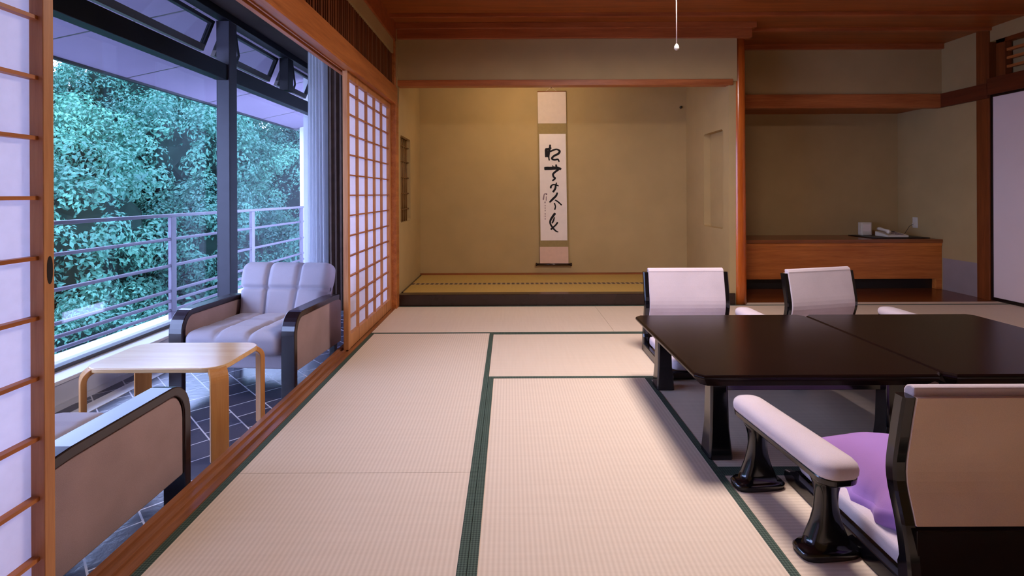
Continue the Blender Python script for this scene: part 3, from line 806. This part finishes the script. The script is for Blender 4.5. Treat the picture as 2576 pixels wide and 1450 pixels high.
# ------------------------------------------------------------------ armrests
def kyosoku(label, loc, rz=0.0):
    r = root('armrest_stand', label, 'armrest', (0, 0, 0), 'free standing padded armrests beside the floor chairs')
    L = 0.252
    def outline(hw, hl, n=40):
        pts = []
        wf, wr = hw*0.88, hw*1.0
        for cx, cy, a0, rr_ in ((wf, hl, 0, wf*0.92), (-wf, hl, PI/2, wf*0.92), (-wr, -hl, PI, wr*0.7), (wr, -hl, 1.5*PI, wr*0.7)):
            for i in range(11):
                a = a0+PI/2*i/10
                pts.append((cx-math.copysign(rr_, cx)+rr_*math.cos(a), cy-math.copysign(rr_, cy)+rr_*math.sin(a)))
        return pts
    def rg(hw, hl, z): return [Vector((x, y, z)) for x, y in outline(hw, hl)]
    B().loft([rg(0.052, L-0.008, 0.226), rg(0.058, L-0.002, 0.232), rg(0.060, L, 0.246), rg(0.058, L-0.002, 0.250)]).make('arm_board', 'lacquer_black', r, smooth=False)
    B().loft([rg(0.058, L-0.001, 0.249), rg(0.0625, L+0.003, 0.256), rg(0.064, L+0.004, 0.268), rg(0.061, L+0.001, 0.281), rg(0.052, L-0.008, 0.291), rg(0.034, L-0.03, 0.298), rg(0.012, L-0.08, 0.301)]).make('pad', 'cream_fabric', r, smooth=True)
    for yc in (-0.178, 0.158):
        prof = [(0.0, 0.090, 0.042), (0.016, 0.092, 0.043), (0.024, 0.082, 0.039), (0.026, 0.066, 0.034), (0.05, 0.058, 0.031), (0.085, 0.043, 0.027), (0.12, 0.033, 0.024), (0.15, 0.029, 0.023), (0.18, 0.030, 0.024), (0.205, 0.036, 0.027), (0.23, 0.048, 0.033)]
        rings = []
        for z, hx, hy in prof:
            ring = []
            for i in range(20):
                a = 2*PI*i/20
                ring.append(Vector((math.copysign(abs(math.cos(a))**0.55, math.cos(a))*hx, yc+math.copysign(abs(math.sin(a))**0.55, math.sin(a))*hy, z)))
            rings.append(ring)
        B().loft(rings).make('stand_leg', 'lacquer_black', r, smooth=True)
    r.location = loc; r.rotation_euler = (0, 0, rz)
    return r
k1 = kyosoku('padded armrest standing left of the nearest legless chair, in the foreground', (0.902, 1.640, 0.001), math.radians(6))
dup(k1, (1.765, 1.645, 0.001), 0, 'padded armrest mostly hidden behind the back of the nearest legless chair')
dup(k1, (1.535, 3.075, 0.001), 0, 'padded armrest behind the left low table, between the two facing chairs')
dup(k1, (2.475, 3.075, 0.001), 0, 'padded armrest at the far right behind the low tables')

# ------------------------------------------------------------------ veranda shell
VX = -2.53; GX = -2.69
struct(box(-2.9, -1.168, YB-0.1, 7.3, VZ-0.05, VZ).make('floor', 'tiles'), 'dark slate tile floor of the veranda with white diagonal joints', 'floor')
struct(box(GX-0.2, VX, YB, 7.2, VZ-0.3, -0.005).make('wall_left', 'plaster_white'), 'low pale wall under the veranda window', 'wall')
struct(B().box(GX-0.03, VX+0.015, YB, 7.2, -0.006, 0.016).make('trim_14', 'sill_stone', bevel=0.003), 'white window sill along the veranda', 'sill')
struct(box(VX, VX+0.018, YB, 7.2, VZ, VZ+0.03).make('baseboard_left', 'plaster_white'), 'pale baseboard under the veranda window', 'baseboard')
struct(box(-2.43, -2.33, YB, 7.2, VZ-0.001, VZ+0.003).make('trim_15', 'sill_stone'), 'white stone strip in the veranda floor beside the window wall', 'floor strip')
struct(box(GX-0.2, -1.13, YB-0.1, 7.3, 2.74, 2.80).make('ceiling', 'veranda_ceiling'), 'dark ceiling of the veranda', 'ceiling')
struct(box(-1.168, -1.138, YB, 7.2, 1.95, 2.76).make('wall_right', 'plaster'), 'plaster above the lintel on the veranda side', 'wall')
struct(box(-2.02, -1.168, 5.20, 7.2, VZ, 2.75).make('wall_back', 'plaster_white'), 'plaster wall block at the far end of the veranda', 'wall')
struct(box(GX-0.2, -2.0, 7.05, 7.2, VZ, 2.75).make('wall_back', 'plaster_white'), 'end wall of the veranda behind the curtains', 'wall')
struct(box(-1.17, -1.04, 4.66, 4.72, VZ, 2.7).make('wall_back', 'plaster'), 'plaster end between veranda and tokonoma', 'wall')

# window
wn = struct(root('window_1', 'wide black framed veranda window onto the forest', 'window', (GX, 3.0, 0.016)), 'wide black framed veranda window onto the forest', 'window')
FX0, FX1 = GX-0.005, GX+0.10
box(FX0, FX1, YB, 7.05, 2.11, 2.254).make('transom', 'alu', wn, 0.004)
box(FX0, FX1, YB, 7.05, 2.67, 2.75).make('head_rail', 'alu', wn, 0.004)
B().box(GX-0.005, GX+0.115, 4.62, 4.75, 0.016, 2.66).make('mullion', 'alu_mull', wn, 0.004)
box(FX0, FX1, 5.89, 6.03, 2.28, 2.66).make('mullion', 'alu', wn, 0.003)
box(FX0, FX1, 6.93, 7.05, 0.016, 2.66).make('jamb', 'alu', wn, 0.003)
box(FX0, FX1, YB, YB+0.06, 0.016, 2.66).make('jamb', 'alu', wn, 0.003)
box(GX-0.03, GX+0.03, YB, 7.05, 0.016, 0.04).make('bottom_rail', 'alu_light', wn, 0.002)
box(GX-0.004, GX+0.004, YB+0.06, 4.62, 0.04, 2.115).make('glass_pane', 'glass', wn)
box(GX-0.004, GX+0.004, 4.75, 6.93, 0.04, 2.115).make('glass_pane', 'glass', wn)
def awning(y0, y1):
    zt, zb = 2.645, 2.375
    xt, xb = GX-0.02, GX-0.13
    def R(y0_, y1_, a0, a1, th=0.02):
        p = lambda a: (xt+(xb-xt)*a, zt+(zb-zt)*a)
        (xa, za), (xb_, zb_) = p(a0), p(a1)
        b = B(); b.poly([(xa-th, za), (xa+th, za), (xb_+th, zb_), (xb_-th, zb_)], y0_, y1_, 'Y'); return b
    s_ = R(y0, y1, 0.0, 0.10).make('sash', 'alu', wn)
    R(y0, y1, 0.80, 1.0).make('sash_rail', 'alu_light', s_)
    R(y0, y0+0.035, 0.1, 0.8).make('sash_rail', 'alu', s_); R(y1-0.035, y1, 0.1, 0.8).make('sash_rail', 'alu', s_)
    R(y0+0.035, y1-0.035, 0.1, 0.8, 0.003).make('glass_pane', 'glass', s_)
    B().strip([(GX+0.06, y0+0.05, 2.63), (GX+0.07, y0+0.06, 2.52), (GX+0.075, y0+0.085, 2.40), (GX+0.05, y0+0.09, 2.33), (GX+0.02, y0+0.06, 2.31)], 0.022, 0.014, (0, 1, 0)).make('stay_arm', 'alu', wn)
awning(2.2, 4.60); awning(-0.6, 2.14); awning(4.77, 5.87); awning(6.05, 6.91)

# curtains
def pleats(name, label, path, z0, z1, m, amp, n, cat='curtain', flare=0.0):
    """cloth hung along a plan path with sine pleats"""
    r = root(name, label, cat, (path[0][0], path[0][1], z0))
    P = [Vector((p[0], p[1], 0)) for p in path]
    tot = sum((P[i+1]-P[i]).length for i in range(len(P)-1))
    N = n*12
    pts = []
    for i in range(N+1):
        d = tot*i/N; j = 0
        while j < len(P)-2 and d > (P[j+1]-P[j]).length: d -= (P[j+1]-P[j]).length; j += 1
        sg = P[j+1]-P[j]; u = sg.normalized(); nn = Vector((-u.y, u.x, 0))
        pts.append((P[j]+u*d, nn, u))
    b = B(); rows_ = []
    K = 14
    for k in range(K+1):
        f = k/K; z = z1+(z0-z1)*f
        row = []
        for i, (q, nn, u) in enumerate(pts):
            ph = 2*PI*n*i/N
            a = amp*(0.55+0.45*f)*(1+0.3*math.sin(ph*0.37+2))
            off = nn*a*math.sin(ph+0.5*math.sin(f*3)) + u*0.35*a*math.sin(2*ph)+u*flare*f*(i/N-0.5)
            row.append(b.bm.verts.new((q.x+off.x, q.y+off.y, z)))
        rows_.append(row)
    for k in range(K):
        for i in range(N): b.bm.faces.new([rows_[k][i], rows_[k][i+1], rows_[k+1][i+1], rows_[k+1][i]])
    b.make('cloth', m, r, smooth=True)
    rl = B().tube([(p[0], p[1], z1+0.012) for p in path], 0.011, 8)
    rl.make('curtain_rail', 'alu', r, smooth=True)
    return r
pleats('sheer_curtain', 'gathered white sheer curtain at the far end of the veranda window', [(-2.055, 5.13), (-1.90, 5.14)], -0.13, 2.70, 'sheer', 0.026, 5, flare=0.03)
pleats('drape_curtain', 'gathered dark grey drape beside the white sheer curtain', [(-1.825, 5.05), (-1.42, 5.07)], -0.12, 2.70, 'drape', 0.026, 8)

# ------------------------------------------------------------------ lounge armchairs
def armchair(label, loc, rz):
    # local: front = -Y, floor z=0, width 0.76
    r = root('lounge_armchair', label, 'armchair', (0, 0, 0), 'low lounge armchairs on the veranda')
    zt = 0.50
    for s_ in (-1, 1):
        xc = s_*0.352; wd_ = 0.085
        path = [(xc, -0.305, 0.0), (xc, -0.305, 0.37)]
        for i in range(1, 8):
            a = PI/2*i/7
            path.append((xc, -0.305+0.085*(1-math.cos(a)), 0.37+(zt-0.017-0.37)*math.sin(a)))
        path += [(xc, -0.05, zt-0.017), (xc, 0.20, zt-0.017), (xc, 0.30, zt-0.025)]
        B().strip(path, wd_, 0.034, (1, 0, 0)).make('arm_frame', 'frame_brown', r, 0.004)
        pan = [(-0.288, 0.15), (-0.288, 0.36)]
        for i in range(1, 7):
            a = PI/2*i/6
            pan.append((-0.288+0.068*(1-math.cos(a)), 0.36+(zt-0.035-0.36)*math.sin(a)))
        pan += [(0.30, zt-0.036), (0.345, zt-0.06), (0.345, 0.15)]
        B().poly(pan, xc-0.034, xc+0.034, 'X').make('side_panel', 'panel_fabric', r, 0.006)
        B().box(xc-0.02, xc+0.02, 0.27, 0.31, 0.0, 0.15).make('rear_leg', 'lacquer_black', r, 0.003)
    B().box(-0.315, 0.315, -0.26, 0.32, 0.15, 0.235).make('seat_base', 'chair_fabric', r, 0.01)
    def seatfn(p, u):
        if u.z > 0:
            g = 0.0
            for c0 in (-0.34, 0.34): g += math.exp(-((u.x-c0)/0.045)**2)
            for c0 in (0.1,): g += math.exp(-((u.y-c0)/0.05)**2)
            p.z -= 0.020*min(g, 1.2)
            p.z += 0.016*(1-u.x**2)*(1-u.y**2)
        if u.y < -0.5 : p.z += 0.006
        return p
    B().rbox((0, -0.035, 0.305), (0.615, 0.58, 0.14), 0.05, 44, seatfn).make('seat_cushion', 'chair_fabric', r, smooth=True)
    th = math.radians(-17)
    Rm = Matrix.Rotation(th, 3, 'X')
    def backfn(p, u):
        if u.y < 0:
            g = 0.0
            for c0 in (-0.34, 0.34): g += math.exp(-((u.x-c0)/0.04)**2)
            for c0 in (0.12,): g += math.exp(-((u.z-c0)/0.05)**2)
            p.y += 0.030*min(g, 1.3)
            p.y -= 0.014*(1-abs(u.x)**3)*(1-abs(u.z)**3)
        p.x *= 0.90+0.10*min(1, max(0, (u.z+0.5)/0.9))-0.03*max(0, u.z-0.6)
        q = Rm @ Vector((p.x, p.y, p.z+0.22))
        return Vector((q.x, q.y, q.z-0.22))
    B().rbox((0, 0.235, 0.508), (0.665, 0.15, 0.43), 0.055, 48, backfn).make('back_cushion', 'chair_fabric', r, smooth=True)
    bs = B(); bs.poly([(0.30, 0.15), (0.35, 0.15), (0.43, 0.66), (0.39, 0.66)], -0.30, 0.30, 'X')
    bs.make('back_shell', 'panel_fabric', r, 0.012)
    r.location = loc; r.rotation_euler = (0, 0, rz)
    return r
a1 = armchair('grey lounge armchair at the far end of the veranda, facing the camera', (-1.625, 3.29, VZ), math.radians(-5))
dup(a1, (-1.618, 1.60, VZ), PI, 'lounge armchair in the lower left, seen from its side panel behind the near shoji')

# coffee table
ct = root('coffee_table', 'small bent birch coffee table between the two armchairs', 'table', (0, 0, 0))
TW, TD, TZ = 0.665, 0.42, 0.42
def rr_outline(hx, hy, rad, n=8):
    pts = []
    for cx, cy, a0 in ((hx-rad, hy-rad, 0), (-hx+rad, hy-rad, PI/2), (-hx+rad, -hy+rad, PI), (hx-rad, -hy+rad, 1.5*PI)):
        for i in range(n+1):
            a = a0+PI/2*i/n; pts.append((cx+rad*math.cos(a), cy+rad*math.sin(a)))
    return pts
B().poly(rr_outline(TW/2-0.012, TD/2-0.012, 0.085), TZ-0.022, TZ, 'Z').make('tabletop', 'birch', ct, 0.004)
for sx_ in (-1, 1):
    for sy_ in (-1, 1):
        dd = Vector((sx_, sy_, 0)).normalized()
        cpt = Vector((sx_*(TW/2-0.085-0.012), sy_*(TD/2-0.085-0.012), 0))
        path = [cpt+dd*0.045+Vector((0, 0, TZ-0.0125))]
        R_ = 0.052; ex = 0.052
        for i in range(0, 9):
            a = PI/2*i/8
            path.append(cpt+dd*(ex+R_*math.sin(a))+Vector((0, 0, TZ-0.0125-R_*(1-math.cos(a)))))
        path.append(cpt+dd*(ex+R_)+Vector((0, 0, 0.2)))
        path.append(cpt+dd*(ex+R_)+Vector((0, 0, 0.0)))
        B().strip(path, 0.074, 0.023, dd.cross(Vector((0, 0, 1)))).make('leg', 'birch_leg', ct, 0.003)
ct.location = (-1.625, 2.455, VZ)

# ------------------------------------------------------------------ balcony
EX = -4.39
sf = B()
sf.poly([(GX-0.05, 2.75), (GX-0.05, 3.0), (EX, 2.64), (EX, 2.40)], -3.0, 10.4, 'Y')
sfo = struct(sf.make('ceiling', 'concrete'), 'sloping pale underside of the roof over the balcony', 'soffit')
sj = B()
for y in (0.9, 2.7, 4.5, 5.75, 7.3, 8.9):
    sj.poly([(GX-0.05, 2.747), (GX-0.05, 2.752), (EX, 2.403), (EX, 2.398)], y, y+0.016, 'Y')
sj.make('panel_joint', 'alu_light', sfo)
box(EX-0.04, EX+0.01, -3.0, 10.4, 2.375, 2.66).make('eaves_edge', 'alu', sfo)
struct(box(-4.3, GX-0.2, -3.0, 10.4, -0.6, -0.45).make('floor', 'balcony_floor'), 'concrete balcony floor outside the window', 'floor')
struct(B().box(-4.28, -2.7, 10.25, 10.4, -0.5, 2.6).make('wall_back', 'plaster_white'), 'pale exterior wall at the far end of the balcony', 'wall')
RX = -3.9
rl = root('balcony_railing', 'brown painted balcony railing with thin horizontal bars', 'railing', (RX, 3.5, -0.45))
B().box(RX-0.035, RX+0.035, -3.0, 10.25, 0.80, 0.835).make('top_rail', 'steel_brown', rl, 0.006)
for z in (0.545, 0.24, -0.05, -0.165, -0.275):
    B().tube([(RX, -3.0, z), (RX, 10.25, z)], 0.0175, 10).make('rail_bar', 'steel_brown', rl, smooth=True)
for y in (-1.4, 0.4, 2.2, 4.0, 5.80, 7.60, 9.4):
    box(RX-0.02, RX+0.02, y-0.045, y+0.045, -0.45, 0.80).make('post', 'steel_brown', rl, 0.004)

# ------------------------------------------------------------------ forested hillside
def hill_z(D): # height of the ground at distance D from the building
    return -9.5 + max(0.0, min(D, 25)-7)*0.72
def hx(D, a): # point at distance D, azimuth a measured from -X towards +Y
    return Vector((-D*math.cos(a), D*math.sin(a), hill_z(D)))
hb = B(); rows_ = []
for i in range(26):
    D = 6+i*1.9
    row = []
    for j in range(30):
        a = math.radians(-8+j*3.4)
        p = hx(D, a); p.z += 0.8*noise.noise(p*0.2)
        row.append(hb.bm.verts.new(p))
    rows_.append(row)
for i in range(25):
    for j in range(29): hb.bm.faces.new([rows_[i][j], rows_[i][j+1], rows_[i+1][j+1], rows_[i+1][j]])
struct(hb.make('ground', 'soil', smooth=True), 'steep forest floor of the hillside beyond the balcony', 'hillside')

def crown_mesh(seed, R, leaf=0.052, clumps=190, per=95):
    rg = random.Random(seed)
    verts = []; faces = []
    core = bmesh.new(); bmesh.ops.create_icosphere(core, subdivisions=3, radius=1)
    cents = []
    for k in range(clumps):
        u = rg.uniform(-0.75, 1); a = rg.uniform(0, 2*PI); s_ = math.sqrt(max(0, 1-u*u))
        n = Vector((s_*math.cos(a), s_*math.sin(a), u))
        lump = 1+0.22*noise.noise(n*2.1+Vector((seed*3.1, 0, 0)))+rg.uniform(-0.08, 0.08)
        c = Vector((n.x*R, n.y*R, n.z*R*0.85))*lump
        cr_ = R*rg.uniform(0.13, 0.23)
        for q in range(per):
            v = Vector((rg.gauss(0, 1), rg.gauss(0, 1), rg.gauss(0, 1)+0.35)).normalized()
            p = c+v*cr_*Vector((1, 1, 1)).x*rg.uniform(0.75, 1.05)
            nn = (v*1.5+0.4*n+Vector((rg.uniform(-.45, .45), rg.uniform(-.45, .45), rg.uniform(-.2, .5)))).normalized()
            t1_ = nn.cross(Vector((rg.uniform(-1, 1), rg.uniform(-1, 1), rg.uniform(-1, 1)))).normalized(); t2_ = nn.cross(t1_)
            s2 = leaf*rg.uniform(0.6, 1.25)
            i0 = len(verts)
            droop = nn*(-0.25*s2)
            verts += [p-t1_*s2, p-t2_*s2*0.5+droop*-0.5, p+t1_*s2+droop, p+t2_*s2*0.5+droop*-0.5]
            faces.append((i0, i0+1, i0+2, i0+3))
    me = bpy.data.meshes.new('crown'); me.from_pydata([tuple(v) for v in verts], [], faces); me.update()
    me.materials.append(M['leaf'])
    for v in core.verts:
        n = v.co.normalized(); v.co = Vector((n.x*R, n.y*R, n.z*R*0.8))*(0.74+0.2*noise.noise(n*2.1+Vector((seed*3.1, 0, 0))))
    cm = bpy.data.meshes.new('crown_core'); core.to_mesh(cm); core.free(); cm.materials.append(M['leaf_shade_core'])
    return me, cm
crowns = [crown_mesh(i+1, 1.8) for i in range(4)]
def tree(i, p, sc, rz):
    r = root('broadleaf_tree', 'rounded blue green broadleaf tree on the hillside beyond the balcony', 'tree', p, 'trees on the forested hillside')
    me, cm = crowns[i % 4]
    o = bpy.data.objects.new('crown', me); COL.objects.link(o); o.parent = r
    o.location = (0, 0, 2.6*sc); o.scale = (sc, sc, sc*1.1); o.rotation_euler = (0, 0, rz)
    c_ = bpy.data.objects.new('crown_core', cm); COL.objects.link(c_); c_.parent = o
    tr = bpy.data.objects.new('trunk', trunk_me); COL.objects.link(tr); tr.parent = r; tr.scale = (sc, sc, sc)
    return r
tb = B().tube([(0, 0, -0.8), (0.03, 0, 0.6), (-0.04, 0.05, 1.6), (0.0, 0.0, 3.0)], [0.17, 0.14, 0.12, 0.06], 10)
tmp = tb.make('trunk', 'bark', smooth=True); trunk_me = tmp.data; bpy.data.objects.remove(tmp)
rg = random.Random(11)
i = 0
D = 10.0
while D < 25:
    a0 = 22; step = 3.5/D*57.3
    a = a0+rg.uniform(0, step)
    while a < 80:
        dd = D+rg.uniform(-0.7, 0.7)
        p = hx(dd, math.radians(a+rg.uniform(-1, 1)))
        tree(i, tuple(p), rg.uniform(0.85, 1.2), rg.uniform(0, 6.28)); i += 1
        a += step
    D += 3.0

# undergrowth between the trees: one leafy mass nobody could count
rg = random.Random(5)
uv_, uf_ = [], []
for k in range(3200):
    D_ = rg.uniform(8, 26); a_ = math.radians(rg.uniform(18, 84))
    c_ = hx(D_, a_)+Vector((0, 0, rg.uniform(0.1, 2.2)))
    R_ = rg.uniform(0.35, 0.85)
    for q in range(46):
        v = Vector((rg.gauss(0, 1), rg.gauss(0, 1), rg.gauss(0, 1)+0.5)).normalized()
        p = c_+v*R_
        nn = (v+Vector((rg.uniform(-.6, .6), rg.uniform(-.6, .6), rg.uniform(-.2, .7)))).normalized()
        t1_ = nn.cross(Vector((rg.uniform(-1, 1), rg.uniform(-1, 1), rg.uniform(-1, 1)))).normalized(); t2_ = nn.cross(t1_)
        s2 = rg.uniform(0.06, 0.12); i0 = len(uv_)
        uv_ += [p-t1_*s2, p-t2_*s2*0.5, p+t1_*s2, p+t2_*s2*0.5]
        uf_.append((i0, i0+1, i0+2, i0+3))
ume = bpy.data.meshes.new('undergrowth'); ume.from_pydata([tuple(v) for v in uv_], [], uf_); ume.update()
ume.materials.append(M['leaf'])
uo = bpy.data.objects.new('undergrowth', ume); COL.objects.link(uo)
tag(uo, 'dense leafy undergrowth covering the slope between the trees', 'undergrowth', kind='stuff')
